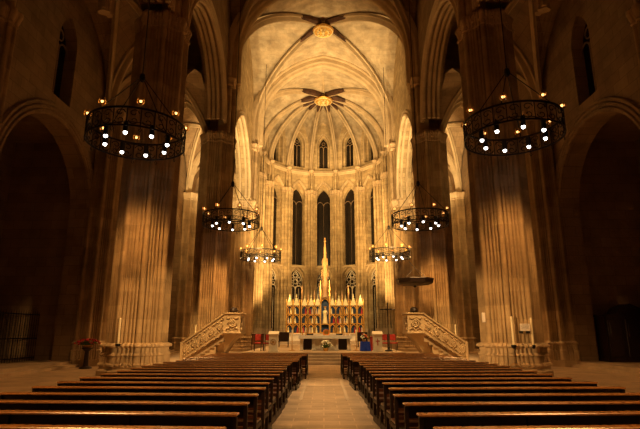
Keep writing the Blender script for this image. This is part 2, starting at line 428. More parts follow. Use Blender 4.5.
# apse vault
ang = [180/7*(k-3.5) for k in range(8)]          # from the axis, + to the right
VX = [(RA*math.sin(R(a)), YA+RA*math.cos(R(a))) for a in ang]
KA = (0, YA)
C10 = [(-VI-.1, Y3)] + VX + [(VI+.1, Y3)]
vault('ceiling_apse', KA, C10, ZS, RISE, True, 'glowing pale ribbed vault over the apse', 'web', .5)
ribs('trim_7', KA, [(KA[0]+(x-KA[0])*.985, KA[1]+(y-KA[1])*.985) for x, y in C10], ZS, RISE, .22, .58, 'slender ribs radiating from the apse keystone', 21.0)
mb = MB(); mb.sweep([(0, Y3+.5+(YA-Y3-1.5)*k/6, ZS+RISE-.02) for k in range(7)], (1,0,0), [(-.16,.2),(-.16,-.12),(-.08,-.26),(0,-.3),(.08,-.26),(.16,-.12),(.16,.2)])
struct('trim_9', mb, M['rib'], 'ridge rib between choir arch and apse keystone')
for s, nm in ((-1, 'left'), (1, 'right')):
    mb = MB(); mb.box(s*8.6, s*14, BAYS[0], 53.4, 22.9, 23.1); struct('ceiling_%s_roof' % nm, mb, M['stone'], 'dark roof above the aisle vaults')
# keystones
def keystone(x, y, z, r, label, arms):
    root = empty('keystone', (x, y, z)); tag(root, label, 'ceiling boss')
    mb = MB(); mb.lathe([(r*.75, .35), (r, .2), (r*1.04, .1), (r*.98, .0), (r*.86, -.06), (r*.8, -.03)], n=28); mb.build('boss', M['gold'], root)
    mb = MB(); mb.lathe([(r*.8, -.01), (r*.78, -.05), (r*.3, -.12), (.02, -.14)], n=28); mb.build('painted_disc', M['boss'], root)
    mb = MB()
    for k in range(10):
        a = 2*PI*k/10; mb.sphere((r*.55*math.cos(a), r*.55*math.sin(a), -.12), r*.13, 6, 4)
    for k in range(3): mb.sphere((0, (k-1)*r*.22, -.2), r*(.2-.03*k), 8, 5)
    mb.tube([(r*.92*math.cos(2*PI*k/28), r*.92*math.sin(2*PI*k/28), -.05) for k in range(28)], .05, 5, True)
    mb.build('carved_relief', M['goldpale'], root)
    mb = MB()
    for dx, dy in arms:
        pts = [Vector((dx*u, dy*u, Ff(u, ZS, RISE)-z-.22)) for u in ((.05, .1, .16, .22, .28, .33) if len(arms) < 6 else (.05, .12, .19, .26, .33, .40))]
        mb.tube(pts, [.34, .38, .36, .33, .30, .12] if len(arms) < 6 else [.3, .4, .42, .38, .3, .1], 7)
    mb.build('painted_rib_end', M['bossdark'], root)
    return root
keystone(0, (Y2+Y3)/2, ZS+RISE-1.0, .95, 'gilded carved boss at the crown of the choir vault', [(sx*VI, sy*6.4) for sx in (-1,1) for sy in (-1,1)])
keystone(0, YA, ZS+RISE-1.0, 1.1, 'painted boss where the apse ribs meet', [(x, y-YA) for x, y in C10])

# ------------------------------------------------------------------ apse walls with three tiers of windows
wn = 0
def window(c2, D, Nn, h, sill, spr, rise, tier, label, thin=True):
    """glazing and stone tracery of one opening; c2 = centre point on the inner wall face, pushed outwards along Nn"""
    global wn; wn += 1
    D = Vector(D).normalized(); Nn = Vector(Nn).normalized(); c = Vector((c2[0], c2[1], 0))
    root = empty('window_%d' % wn, c+Vector((0,0,sill))); root['kind'] = 'structure'; root['label'] = label
    GD = .62 if thin else 1.0
    def W(d, z, k): return D*d + Nn*k + Vector((0,0,z-sill))
    mb = MB(); ap = arch_pts(h+.05, rise+.05, 8); poly = [(-h-.05, sill-.05)]+[(d, spr+z) for d, z in ap]+[(h+.05, sill-.05)]
    n = len(poly)
    mb.add([W(d, z, GD) for d, z in poly]+[W(d, z, GD+.04) for d, z in poly], [tuple(range(n)), tuple(range(2*n-1, n-1, -1))]+[(i, (i+1) % n, n+(i+1) % n, n+i) for i in range(n)])
    mb.build('pane', M['glass'], root)
    mb = MB(); t = .05 if tier != 1 else .055; kk = .5 if thin else .85
    def bar(pts, rr=t): mb.tube([W(d, z, kk) for d, z in pts], rr, 6)
    def arc(cx, cz, hh, rr): bar([(cx+d, cz+z) for d, z in arch_pts(hh, rr, 6)])
    def ring(cx, cz, rr): mb.tube([W(cx+rr*math.cos(2*PI*k/12), cz+rr*math.sin(2*PI*k/12), kk) for k in range(12)], t*.8, 5, True)
    if tier == 0:      # lower, rich tracery
        bar([(0, sill), (0, spr-.6)]); bar([(-h/2, sill), (-h/2, spr-.9)], t*.6); bar([(h/2, sill), (h/2, spr-.9)], t*.6)
        zt = spr-2.0
        for cx in (-h/2, h/2): arc(cx, zt+.9, h/2, h*.6)
        for cx in (-h*.5, h*.5): ring(cx, zt+1.35+.25, h*.24); ring(cx, zt+2.25, h*.26)
        ring(0, zt+1.95, h*.28); ring(0, zt+2.85, h*.34); ring(0, spr+rise*.45, h*.30)
        for cx in (-h*.62, h*.62): bar([(cx, zt+2.5), (0, spr+rise*.9)], t*.7)
        arc(0, spr, h-.02, rise-.02)
    elif tier == 1:
        bar([(0, sill), (0, spr-.3)], .02); arc(-h/2, spr-.4, h/2, h*.6); arc(h/2, spr-.4, h/2, h*.6)
    else:
        bar([(0, sill), (0, spr-.2)], .06); arc(-h/2, spr-.3, h/2, h*.6); arc(h/2, spr-.3, h/2, h*.6); ring(0, spr+rise*.38, h*.36)
    mb.build('tracery', M['marble'] if tier == 0 else M['darkstone'] if tier == 1 else M['stone'], root)
    return root
mb = MB(); trim = MB()
SL = 2*RA*math.sin(R(90/7))
names = ['far left', 'left', 'left of centre', 'central', 'right of centre', 'right', 'far right']
W0 = (0, .95, 1.5, 8.0, 1.5); W1 = (0, .95, 10.0, 18.5, 1.85); W2 = (0, .58, 23.4, 26.6, 1.2)
for k in range(7):
    A = Vector((*VX[k], 0)); B = Vector((*VX[k+1], 0)); D = (B-A).normalized(); Nn = Vector((-D.y, D.x, 0))
    if Nn.dot((A+B)/2-Vector((0, YA, 0))) < 0: Nn = -Nn
    ops = [(SL/2, *W0[1:]), (SL/2, *W1[1:]), (SL/2, *W2[1:])]
    perforated(mb, A+Nn*.5, D, Nn, SL, 0, 33, ops, .7)
    perforated(mb, A-D*.02, D, Nn, SL+.04, 0, 33, [(SL/2+.02, 1.12, .9, 8.0, 1.9), (SL/2+.02, 1.22, 10.0, 18.6, 2.5), (SL/2+.02, .85, 23.2, 26.4, 1.8)], .5)
    c = (A+B)/2
    for (q, tier, nm) in ((W0, 0, 'lower traceried'), (W1, 1, 'tall dark lancet'), (W2, 2, 'small upper traceried')):
        window(c, D, Nn, q[1], q[2], q[3], q[4], tier, '%s window in the %s face of the apse' % (nm, names[k]), False)
    # arch mouldings round the windows
    side = Nn
    for h, spr, r, offs in ((1.22, 18.6, 2.5, (.05, .22)), (1.12, 8.0, 1.9, (.05,)), (.85, 26.4, 1.8, (.06,))):
        for o in offs:
            pts = [c + D*(d*(1+o/h)) - Nn*(.03+.05*(o > .2)) + Vector((0,0,spr+z*(1+o/r))) for d, z in arch_pts(h, r, 9)]
            trim.tube(pts, .075, 6)
            for sg in (-1, 1):
                p = c + D*sg*(h+o) - Nn*(.03+.05*(o > .2)); zlo = {18.6: 10.0, 8.0: 1.5, 26.4: 23.3}[spr]
                trim.tube([p+Vector((0,0,zlo)), p+Vector((0,0,spr))], .075, 6)
    # sills
    for z in (9.75,):
        a = A-Nn*.12; b = B-Nn*.12
        trim.tube([a+Vector((0,0,z)), b+Vector((0,0,z))], .09, 6)
struct('wall_back', mb, M['apse'], 'pale seven-sided apse wall with three tiers of windows')
# cornice round the apse
pts = [Vector((x*.965, YA+(y-YA)*.965, 22.5)) for x, y in VX]
pts = [Vector((-VI+.1, Y3+1.0, 22.5))]+pts+[Vector((VI-.1, Y3+1.0, 22.5))]
for z, r_ in ((22.2, .12), (22.42, .2), (22.62, .14)):
    trim.tube([Vector((p.x, p.y, z)) for p in pts], r_, 8)
struct('trim_8', trim, M['rib'], 'window mouldings, shafts and cornice of the apse')
# wall shafts of the apse
for k in range(8):
    x, y = VX[k][0]*.965, YA+(VX[k][1]-YA)*.965
    a = ang[k]; nm = 'between the %s and %s apse faces' % (names[k-1], names[k]) if 0 < k < 7 else 'at the %s end of the apse' % ('left' if k == 0 else 'right')
    root = empty('wall_shaft', (x, y, .0), -R(a)); tag(root, 'clustered pale wall shaft %s' % nm, 'wall shaft', 'clustered shafts of the apse', 'thing')
    z0 = .9
    def cluster(mb, za, zb, e=0):
        for dx, dy, rr in ((0, -.46, .17), (-.24, -.30, .07), (.24, -.30, .07), (-.40, -.22, .12), (.40, -.22, .12), (-.58, -.06, .06), (.58, -.06, .06), (-.72, .02, .10), (.72, .02, .10)):
            mb.tube([(dx, dy, za), (dx, dy, zb)], rr+e, 9)
    mb = MB(); cluster(mb, z0+1.2, 19.3); mb.box(-.26, .26, -.25, .3, z0, 19.3); mb.box(-.5, .5, -.10, .3, z0, 19.3); mb.build('shaft', M['apse'], root)
    mb = MB(); cluster(mb, z0, z0+1.0, .07); cluster(mb, z0+1.0, z0+1.2, .12); mb.build('plinth', M['carved'], root)
    mb = MB(); cluster(mb, 19.3, 19.4, .05); cluster(mb, 19.45, 19.75, .06); cluster(mb, 19.75, 19.95, .1); mb.build('capital', M['carved'], root)
    mb = MB()
    for dx, dy, rr in ((0, -.40, .17), (-.3, -.18, .08), (.3, -.18, .08)): mb.tube([(dx, dy, 19.95), (dx, dy, 22.3)], rr, 9)
    mb.build('upper_shaft', M['apse'], root)
    mb = MB(); mb.lathe([(.2, 0), (.24, .05), (.2, .1), (.26, .3), (.36, .45), (.36, .55)], (0, -.3, 22.2), 10); mb.build('rib_capital', M['carved'], root)

for s, nm in ((-1, 'left'), (1, 'right')):
    yc = Y3+(YA-Y3)/2+.6
    window((s*7.5, yc), (0,1,0), (s,0,0), 1.0, 1.4, 7.6, 1.7, 0, 'lower traceried window in the %s side wall before the apse' % nm)
    window((s*7.5, yc), (0,1,0), (s,0,0), 1.0, 9.9, 18.0, 2.0, 1, 'tall lancet in the %s side wall before the apse' % nm)
    window((s*7.5, yc-.3), (0,1,0), (s,0,0), .7, 23.4, 26.0, 1.5, 2, 'small upper window in the %s side wall before the apse' % nm)

# ------------------------------------------------------------------ aisles: outer walls, chapels, responds, vaults
for s, nm in ((-1, 'left'), (1, 'right')):
    mb = MB(); ops = []
    y0 = BAYS[0]
    for a, b in zip(BAYS, BAYS[1:]):
        c = (a+b)/2-y0+(.2 if a == 17.0 else 0)
        ops += [(c, 3.9, 0, 7.9, 3.95), (c, .85, 12.9, 16.0, 1.5)]
    perforated(mb, (s*AW, y0, 0), (0,1,0), (s,0,0), BAYS[-1]-y0, 0, 24, ops, 1.0)
    struct('wall_%s' % nm, mb, M['stone'], 'dim outer aisle wall with chapel arches')
    mb = MB(); tr = MB()
    for i, (a, b) in enumerate(zip(BAYS, BAYS[1:])):
        c = (a+b)/2+(.2 if a == 17.0 else 0)
        if i > 0: window((s*AW, c), (0,1,0), (s,0,0), .85, 12.9, 16.0, 1.5, 2, 'narrow dark window high above the %s %s chapel arch' % (nm, ['first', 'second', 'third', 'fourth', 'fifth', 'sixth'][i]))
        for o in (.08, .3, .52):
            pts = [(s*(AW-.04), c+d*(1+o/3.9), 7.9+z*(1+o/3.95)) for d, z in arch_pts(3.9, 3.95, 14)]
            pts = [(pts[0][0], pts[0][1], 0)]+pts+[(pts[-1][0], pts[-1][1], 0)]
            tr.tube(pts, .11, 6)
        # chapel shell
        mb.box(s*(AW+1), s*18, a-.2, a+.2, 0, 12.5)
        mb.box(s*(AW+.95), s*18, a, b, 12.4, 12.6)
    mb.box(s*17.9, s*18.2, BAYS[0], BAYS[-1], 0, 12.5)
    struct('wall_%s_chapels' % nm, mb, M['stone'], 'dark side chapel walls behind the arches')
    struct('trim_%s_chapels' % nm, tr, M['stone'], 'moulded surrounds of the chapel arches')
    mb = MB(); mb.box(s*(AW-.55), s*18, BAYS[0], BAYS[-1], 0, .14); mb.box(s*(AW-.2), s*18, BAYS[0], BAYS[-1], .14, .28)
    struct('floor_%s_chapels' % nm, mb, M['step'], 'low stone steps along the side chapels')
    for i, y in enumerate(BAYS[2:-1]):
        root = empty('wall_pillar', (s*(AW-(.45 if i else .2)), y, 0)); tag(root, 'clustered wall pillar %s on the %s aisle wall' % (['at the edge of the picture', 'beyond the dark chapel arch', 'behind the near pillar', 'farthest down'][i], nm), 'wall pillar', 'wall pillars of the aisles', 'thing')
        pr = pprof(.74 if i else .4, rs=.11, minor=.045); cc = (0, 0)
        m1 = MB(); m1.loft([octo(.95 if i else .6, 0, cc), octo(.95 if i else .6, .3, cc), scaled(pr, .14, .36, cc), scaled(pr, .14, .8, cc), scaled(pr, .08, .85, cc), scaled(pr, .08, 1.1, cc), scaled(pr, .16, 1.16, cc), scaled(pr, .0, 1.28, cc)]); m1.build('plinth', M['carved'], root)
        m1 = MB(); m1.loft([scaled(pr, 0, 1.28, cc), scaled(pr, 0, 13.6, cc)]); m1.build('shaft', M['pier'], root)
        m1 = MB(); m1.loft([scaled(pr, 0, 13.6, cc), scaled(pr, .06, 13.65, cc), scaled(pr, .02, 13.75, cc), scaled(pr, .15, 14.1, cc), scaled(pr, .15, 14.25, cc)]); m1.build('capital', M['carved'], root)
    rb = MB()
    for i, (a, b) in enumerate(zip(BAYS[1:], BAYS[2:])):
        xs = (8.6, AW-.1); K = (s*(xs[0]+xs[1])/2, (a+b)/2)
        c4 = [(s*xs[0], a), (s*xs[1], a), (s*xs[1], b), (s*xs[0], b)]
        vault('ceiling_%s_aisle_%d' % (nm, i+1), K, c4, 14.2, 5.2, True, 'stone vault over the %s aisle' % nm, 'stone', nr=8, nv=8)
        for p in c4:
            dv = Vector((p[0]-K[0], p[1]-K[1], 0)); rb.sweep(ribcurve(K, p, 14.2, 5.2, 12), dv.cross(Vector((0,0,1))), prof_roll(.16, .3))
        for y in (a,):
            pts = [(s*((xs[0]+xs[1])/2)-(xs[1]-xs[0])/2*u, y, Ff(u, 14.2, 5.2)) for u in [math.cos(PI/2*k/12) for k in range(13)]]
            pts += [(2*K[0]-p[0], y, p[2]) for p in pts[-2::-1]]
            rb.sweep(pts, (0,1,0), prof_roll(.35, .45))
    struct('trim_%s_aisle' % nm, rb, M['rib'], 'ribs of the aisle vaults')
    mb = MB(); perforated(mb, (s*8.3, 52.6, 0), (s,0,0), (0,1,0), 5.2, 0, 24, [(2.5, 1.3, 3, 11.5, 2.4)], .8)
    struct('wall_%s_ambulatory' % nm, mb, M['apse'], 'lit wall closing the aisle beside the apse')
    window((s*10.8, 52.6), (s,0,0), (0,1,0), 1.3, 3, 11.5, 2.4, 1, 'tall window at the end of the %s aisle' % nm)

# ------------------------------------------------------------------ pews
PL = 3.95
def make_pew():
    root = empty('church_pew')
    def B(name, mat, *a, bev=.008):
        mb = MB(); mb.box(*a, bev); return mb.build(name, M[mat], root)
    h = PL/2
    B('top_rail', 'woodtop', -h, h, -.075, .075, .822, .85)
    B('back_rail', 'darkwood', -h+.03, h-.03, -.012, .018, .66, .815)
    B('lower_back_rail', 'wood', -h+.03, h-.03, -.012, .018, .50, .56)
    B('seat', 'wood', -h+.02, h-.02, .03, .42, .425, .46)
    B('seat_front_rail', 'wood', -h+.02, h-.02, .37, .40, .34, .425)
    B('kneeler', 'wood', -h+.05, h-.05, -.36, -.20, .20, .235)
    B('foot_rail', 'wood', -h+.03, h-.03, -.012, .018, .10, .16)
    for x in (-h+.03, h-.03):
        mb = MB(); mb.box(x-.025, x+.025, -.05, .0, 0, .815, .005); mb.box(x-.025, x+.025, .36, .41, 0, .425, .005)
        mb.box(x-.022, x+.022, .0, .36, .36, .42); mb.box(x-.022, x+.022, -.34, .36, .06, .12); mb.box(x-.03, x+.03, -.38, .45, 0, .06, .005)
        mb.box(x-.022, x+.022, -.34, -.22, .12, .20)
        mb.build('end_frame', M['darkwood'], root)
    for x in (-h*.36, h*.36):
        mb = MB(); mb.box(x-.02, x+.02, -.04, .0, 0, .815); mb.box(x-.02, x+.02, .34, .38, 0, .425); mb.box(x-.02, x+.02, -.3, .34, .06, .10); mb.build('leg', M['darkwood'], root)
    return root
proto = make_pew(); first = True
ORD = ['front', 'second', 'third', 'fourth', 'fifth', 'sixth', 'seventh', 'eighth', 'ninth', 'tenth', 'eleventh', 'twelfth', 'thirteenth', 'fourteenth', 'fifteenth', 'sixteenth', 'seventeenth', 'eighteenth', 'nineteenth', 'twentieth']
rowsY = [5.02+.85*n for n in range(16)] + [18.7, 19.6, 20.5, 21.4]
rowsY = sorted(rowsY, reverse=True)
for i, y in enumerate(rowsY):
    for s, nm in ((-1, 'left'), (1, 'right')):
        o = proto if first else copy_tree(proto); first = False
        inn = 1.0 if y < 16 else .86 if y < 19 else .70
        o.location = (.04+s*(inn+PL/2)+random.uniform(-.03, .03), y+ .10+random.uniform(-.02, .02), 0)
        o.rotation_euler = (0, 0, -s*R(-3.2)*(1 if y < 19 else .2)+R(random.uniform(-.4, .4)))
        if i == 0: lb = 'long wooden pew %s of the aisle, front row nearest the altar steps' % nm
        elif i == len(rowsY)-1: lb = 'long wooden pew %s of the aisle, rearmost row at the bottom edge of the picture' % nm
        else: lb = 'long wooden pew %s of the aisle, %s row back from the altar steps' % (nm, ORD[i])
        tag(o, lb, 'pew', 'wooden pews %s of the aisle' % nm)

# ------------------------------------------------------------------ chandeliers
def make_chandelier(Rr=1.78, hub=2.1, rope=30):
    """origin at the centre of the upper band"""
    root = empty('ring_chandelier')
    def ringp(r, z, n=48): return [(r*math.cos(2*PI*k/n), r*math.sin(2*PI*k/n), z) for k in range(n)]
    def band(r, z0, z1, t=.035):
        mb = MB(); n = 48
        for k in range(n):
            a, b = 2*PI*k/n, 2*PI*(k+1)/n
            mb.add([((r+q)*math.cos(x), (r+q)*math.sin(x), z) for x in (a, b) for q in (0, t) for z in (z0, z1)], [(0,1,5,4),(2,3,7,6),(1,3,7,5),(0,2,6,4)])
        return mb
    mb = band(Rr, -.05, .02); mb.build('upper_band', M['iron'], root)
    mb = band(Rr, -.72, -.66); mb.build('lower_band', M['iron'], root)
    mb = MB()
    for k in range(24):                         # scrolled lattice, one bay at a time
        a0 = 2*PI*k/24
        def C(u, z): a = a0+u*2*PI/24; return ((Rr+.01)*math.cos(a), (Rr+.01)*math.sin(a), z)
        mb.tube([C(0, -.05), C(0, -.66)], .022, 4)
        mb.tube([C(.5+.38*math.cos(t)*(1-t/9), -.22+.15*math.sin(t)*(1-t/9)) for t in [q*.7 for q in range(10)]], .019, 4)
        mb.tube([C(.5-.38*math.cos(t)*(1-t/9), -.50-.15*math.sin(t)*(1-t/9)) for t in [q*.7 for q in range(10)]], .019, 4)
        if k % 2 == 0:
            mb.tube([C(0, -.72), C(.1, -.82), C(0, -.9), C(-.12, -.86), C(-.06, -.8)], .014, 4)
    mb.build('scrollwork', M['iron'], root)
    mb = MB(); rs = Rr*.66
    for k in range(8):
        a = PI/8+2*PI*k/8; mb.tube([(Rr*math.cos(a), Rr*math.sin(a), -.60), (rs*math.cos(a), rs*math.sin(a), -.30)], .016, 4)
    mb.tube(ringp(rs, -.30, 32), .018, 4, True)
    mb.build('inner_ring', M['iron'], root)
    for k in range(8):
        a = PI/8+2*PI*k/8; c = (rs*math.cos(a), rs*math.sin(a))
        mb = MB(); mb.lathe([(.03, -.28), (.085, -.30), (.095, -.34), (.095, -.66), (.10, -.70), (.085, -.70), (.03, -.60)], (c[0], c[1], 0), 12); sh = mb.build('spot_lamp', M['iron'], root)
        mb = MB(); mb.sphere((c[0], c[1], -.72), .072, 12, 8); mb.build('bulb', M['bulbw'], sh, True)
    for k in range(8):
        a = R(88)+2*PI*k/8; x, y = Rr*math.cos(a), Rr*math.sin(a)
        mb = MB(); mb.lathe([(.02, .02), (.02, .10), (.09, .14), (.10, .17), (.03, .16)], (x, y, 0), 10)
        for j in range(6):
            b = 2*PI*j/6; mb.tube([(x+.10*math.cos(b), y+.10*math.sin(b), .16), (x+.14*math.cos(b), y+.14*math.sin(b), .25), (x+.09*math.cos(b), y+.09*math.sin(b), .35), (x+.12*math.cos(b), y+.12*math.sin(b), .38)], .02, 4)
        mb.tube([(x+.14*math.cos(2*PI*j/12), y+.14*math.sin(2*PI*j/12), .25) for j in range(12)], .013, 4, True)
        cup = mb.build('lamp_holder', M['brass'], root)
        mb = MB(); mb.sphere((x, y, .26), .062, 10, 8); mb.build('bulb', M['bulbo'], cup, True)
    mb = MB()
    for k in range(4):
        a = R(40)+2*PI*k/4; mb.tube([(Rr*math.cos(a), Rr*math.sin(a), 0), (.05*math.cos(a), .05*math.sin(a), hub)], .02, 5)
    mb.build('suspension_chain', M['iron'], root)
    mb = MB(); mb.lathe([(.02, -.2), (.09, -.14), (.12, 0), (.09, .14), (.03, .2)], (0, 0, hub), 10); mb.build('hub', M['iron'], root)
    mb = MB(); mb.tube([(0, 0, hub), (0, 0, rope)], .025, 5); mb.build('cable', M['iron'], root)
    return root
spots = [(137.5, 126.5, 17.4, 'nearest left', 'large wrought-iron ring chandelier hanging before the near left pillar', 2.0),
         (511.5, 122.5, 17.4, 'right', 'large wrought-iron ring chandelier hanging before the near right pillar', 2.0),
         (231.5, 215, 30.5, '', 'wrought-iron ring chandelier hanging above the left pulpit stair', 1.9),
         (419.5, 215, 30.5, '', 'wrought-iron ring chandelier hanging above the dark pulpit canopy', 1.9),
         (261, 251.5, 43.0, '', 'smallest looking ring chandelier, on the left beside the altarpiece', 2.2),
         (389.5, 250.5, 43.0, '', 'smallest looking ring chandelier, on the right beside the altarpiece', 2.2)]
LAMP = (1, .55, .20)
def light(kind, name, loc, power, c=LAMP, size=.3, aim=None, cone=None, blend=.6, parent=None, sy=None):
    l = bpy.data.lights.new(name, kind); l.energy = power; l.color = c
    if kind == 'AREA':
        l.size = size
        if sy: l.shape = 'RECTANGLE'; l.size_y = sy
    else: l.shadow_soft_size = size
    if kind == 'SPOT': l.spot_size = R(cone); l.spot_blend = blend
    o = bpy.data.objects.new(name, l); col.objects.link(o); o.location = loc
    if aim is not None:
        o.rotation_euler = (Vector(aim)-Vector(loc)).to_track_quat('-Z', 'Y').to_euler()
    if parent: o.parent = parent
    return o
CH = None
for i, (px, py, Y, _, lb, hub) in enumerate(spots):
    if CH is None: CH = make_chandelier(); o = CH
    else: o = copy_tree(CH)
    p = at(px, py, Y); o.location = p
    o.rotation_euler = (0, 0, R([25, 18, 28, 21, 12, 30][i]))
    tag(o, lb, 'chandelier', 'ring chandeliers along the nave')
    for ch in [x for x in bpy.data.objects if x.parent == o and x.name.startswith('cable')]:
        z = {0: 30, 1: 30, 2: 30, 3: 30, 4: 30, 5: 30}[i]
        me = ch.data.copy(); ch.data = me
        top = Ff(abs(p.x)/VI, ZS, RISE) - p.z + .1 if abs(p.x) < VI else 12
        for v in me.vertices:
            if v.co.z > 5: v.co.z = top
    E = {0: 1300, 1: 1300, 2: 1700, 3: 1700, 4: 900, 5: 900}[i]
    light('SPOT', 'downlight', (p.x, p.y, p.z-.85), E, (1, .48, .14), .8, (p.x, p.y, 0), 122, .5)
    light('POINT', 'chandelier_glow', (p.x, p.y, p.z+.35), 10, (1, .36, .07), .9)

# ------------------------------------------------------------------ pulpits
def relief(mb, pts_fn, n, L, Hh, r=.03):
    r *= 1.35
    for k in range(2*n):
        for vv, sg in ((.12, 1), (.88, -1)):
            uc = (k+.5)*L/(2*n); mb.tube([pts_fn(uc+.16*L/n*math.cos(t), Hh*vv+sg*Hh*.09*math.sin(t), r*.9) for t in [j*PI/5 for j in range(6)]], r*.8, 5)
    """carved scroll ornament: pts_fn(u, v, lift) maps panel coordinates to space"""
    for k in range(n):
        u0 = (k+.5)*L/n
        for q, sg in ((0, 1), (PI, -1)):
            mb.tube([pts_fn(u0+sg*(.30*L/n)*math.cos(t)*(1-t/8), Hh/2+sg*Hh*.28*math.sin(t)*(1-t/8), r*1.1) for t in [j*.6 for j in range(11)]], r, 5)
        p = pts_fn(u0, Hh/2, r*.9); mb.sphere(p, r*1.6, 6, 4)
def pulpit(s, nm):
    root = empty('stone_pulpit', (s*6.2, 31.6, 0)); tag(root, 'carved stone pulpit with a stair rising towards the aisle centre, %s of the altar' % nm, 'pulpit')
    x = lambda X: s*(X-6.2)
    y0, y1 = -.65, .55
    mb = MB()                                         # rostrum parapet
    mb.box(x(5.2), x(6.2), y0, y0+.14, 1.70, 2.80); mb.box(x(5.2), x(5.34), y0+.14, y1+.8, 1.70, 2.80); mb.build('parapet', M['carved'], root)
    mb = MB(); mb.box(x(5.12), x(6.28), y0-.08, y0+.2, 2.80, 2.89, .02); mb.box(x(5.12), x(5.40), y0+.2, y1+.8, 2.80, 2.89, .02); mb.box(x(5.12), x(6.28), y0-.06, y0+.1, 1.62, 1.72, .02); mb.box(x(5.14), x(5.26), y0+.1, y1+.8, 1.62, 1.72, .01); mb.build('coping', M['carved'], root)
    mb = MB(); relief(mb, lambda u, v, l: (x(5.25+u), y0-l, 1.75+v), 1, .9, 1.0, .035)
    relief(mb, lambda u, v, l: (x(5.2)-s*l, y0+.1+u, 1.75+v), 1, 1.0, 1.0, .035); mb.build('carved_relief', M['carved'], root)
    mb = MB(); mb.box(x(5.2), x(6.3), y0+.1, y1+.8, 1.58, 1.72); mb.build('platform', M['carved'], root)
    # corbelled underside narrowing to a foot
    mb = MB()
    mb.loft([[(x(a), b, z) for a, b in ((q0, y0+f), (q1, y0+f), (q1, y1+.8), (q0, y1+.8))] for q0, q1, f, z in ((6.35, 6.75, .75, 0), (6.2, 6.75, .65, .45), (5.8, 6.6, .35, 1.1), (5.3, 6.3, .08, 1.60))])
    mb.build('corbel', M['carved'], root)
    # stair: outer parapet slab, coping, steps, sloping soffit
    X0, X1 = 6.2, 8.75; zt0, zt1 = 2.80, 1.0; zb0, zb1 = 1.70, 0.0
    mb = MB(); mb.prism([(x(X0), zb0), (x(X1), max(zb1, .0)), (x(X1), zt1), (x(X0), zt0)], 1, y0, y0+.13); mb.build('stair_parapet', M['carved'], root)
    mb = MB()
    for dz in (0,):
        mb.prism([(x(X0), zt0), (x(X1+.05), zt1-.03), (x(X1+.05), zt1+.07), (x(X0), zt0+.09)], 1, y0-.08, y0+.2)
        mb.prism([(x(X0), zb0-.05), (x(X1), .0), (x(X1), .10), (x(X0), zb0+.05)], 1, y0-.06, y0+.02)
    mb.box(x(X1-.07), x(X1+.09), y0-.07, y0+.22, 0, zt1+.12, .02); mb.build('stair_coping', M['carved'], root)
    mb = MB()
    sl = lambda u: (zb0+(zb1-zb0)*u/(X1-X0))
    relief(mb, lambda u, v, l: (x(X0+u), y0-l, sl(u)+.06+v), 5, X1-X0, .98, .035)
    for k in range(1, 5): u = k*(X1-X0)/5; mb.tube([(x(X0+u), y0-.01, sl(u)+.05), (x(X0+u), y0-.01, sl(u)+1.1)], .03, 5)
    mb.build('stair_relief', M['carved'], root)
    mb = MB(); n = 9
    for k in range(n):
        xa = X0+(X1-X0)*k/n; xb = X0+(X1-X0)*(k+1)/n; z = 1.72*(1-(k+1)/(n+.5)); mb.box(x(xa), x(xb), y0+.13, y1, max(0, z-.42), z)
    mb.build('steps', M['step'], root)
    mb = MB(); mb.box(x(6.9), x(8.4), y0+.25, y1-.05, 0, .22); mb.prism([(x(6.7), 0), (x(X1-.05), 0), (x(6.7), 1.30)], 1, y0+.2, y1-.02); mb.build('stair_base', M['carved'], root)
    return root
pulpit(-1, 'left'); pulpit(1, 'right')
for s, nm in ((-1, 'left'), (1, 'right')):           # reading desks on the pulpits
    root = empty('reading_desk', (s*5.72, 31.45, 1.72)); tag(root, 'dark rounded reading desk standing on the %s pulpit' % nm, 'lectern')
    mb = MB(); mb.tube([(0,0,0), (0,0,1.2)], .05, 8); mb.build('post', M['darkwood'], root)
    mb = MB(); mb.lathe([(.10, 0), (.24, .05), (.27, .15), (.22, .30), (.08, .38)], (0, 0, 1.17), 14); mb.build('desk_top', M['darkwood'], root)
# canopy over the right pulpit
root = empty('sounding_board', (at(414.5, 281, 31.6))); tag(root, 'dark flat sounding canopy hanging over the right pulpit', 'pulpit canopy')
mb = MB(); mb.lathe([(1.12, .16), (1.22, .14), (1.24, .08), (1.2, .0), (1.18, -.14), (1.1, -.2), (1.0, -.24), (.5, -.28), (.12, -.30)], n=8, ph=.5); mb.build('disc', M['darkwood'], root)
mb = MB(); mb.lathe([(.05, -.28), (.12, -.34), (.05, -.42)], n=10); mb.build('pendant', M['darkwood'], root)
mb = MB()
for k in range(4):
    a = PI/4+k*PI/2; mb.tube([(.9*math.cos(a), .9*math.sin(a), .15), (0, 0, .9)], .015, 4)
mb.tube([(0, 0, .9), (0, 1.75, 1.5)], .03, 5); mb.build('hanging_rods', M['iron'], root)

# ------------------------------------------------------------------ altar
ZP = .6
root = empty('altar_table', (0.08, 31.0, ZP)); tag(root, 'long pale marble altar table with white cloth and dark inset panels', 'altar')
mb = MB(); mb.box(-1.62, 1.62, -.42, .42, .80, .90, .015); mb.build('tabletop', M['marble'], root)
for x in (-1.45, -.72, .72, 1.45):
    mb = MB(); mb.box(x-.13, x+.13, -.3, .3, 0, .1, .01); mb.box(x-.09, x+.09, -.24, .24, .1, .7, .01); mb.box(x-.13, x+.13, -.3, .3, .7, .8, .01); mb.build('leg', M['marble'], root)
for x in (-1.08, 1.08):
    mb = MB(); mb.box(x-.26, x+.26, -.12, .12, .05, .78); mb.build('inset_panel', M['darkwood'], root)
mb = MB(); mb.box(-.62, .62, -.16, .16, .03, .78, .01)
for k in range(4): mb.box(-.58+.3*k, -.34+.3*k, -.19, -.16, .12, .7, .008)
mb.build('centre_panel', M['marble'], root)
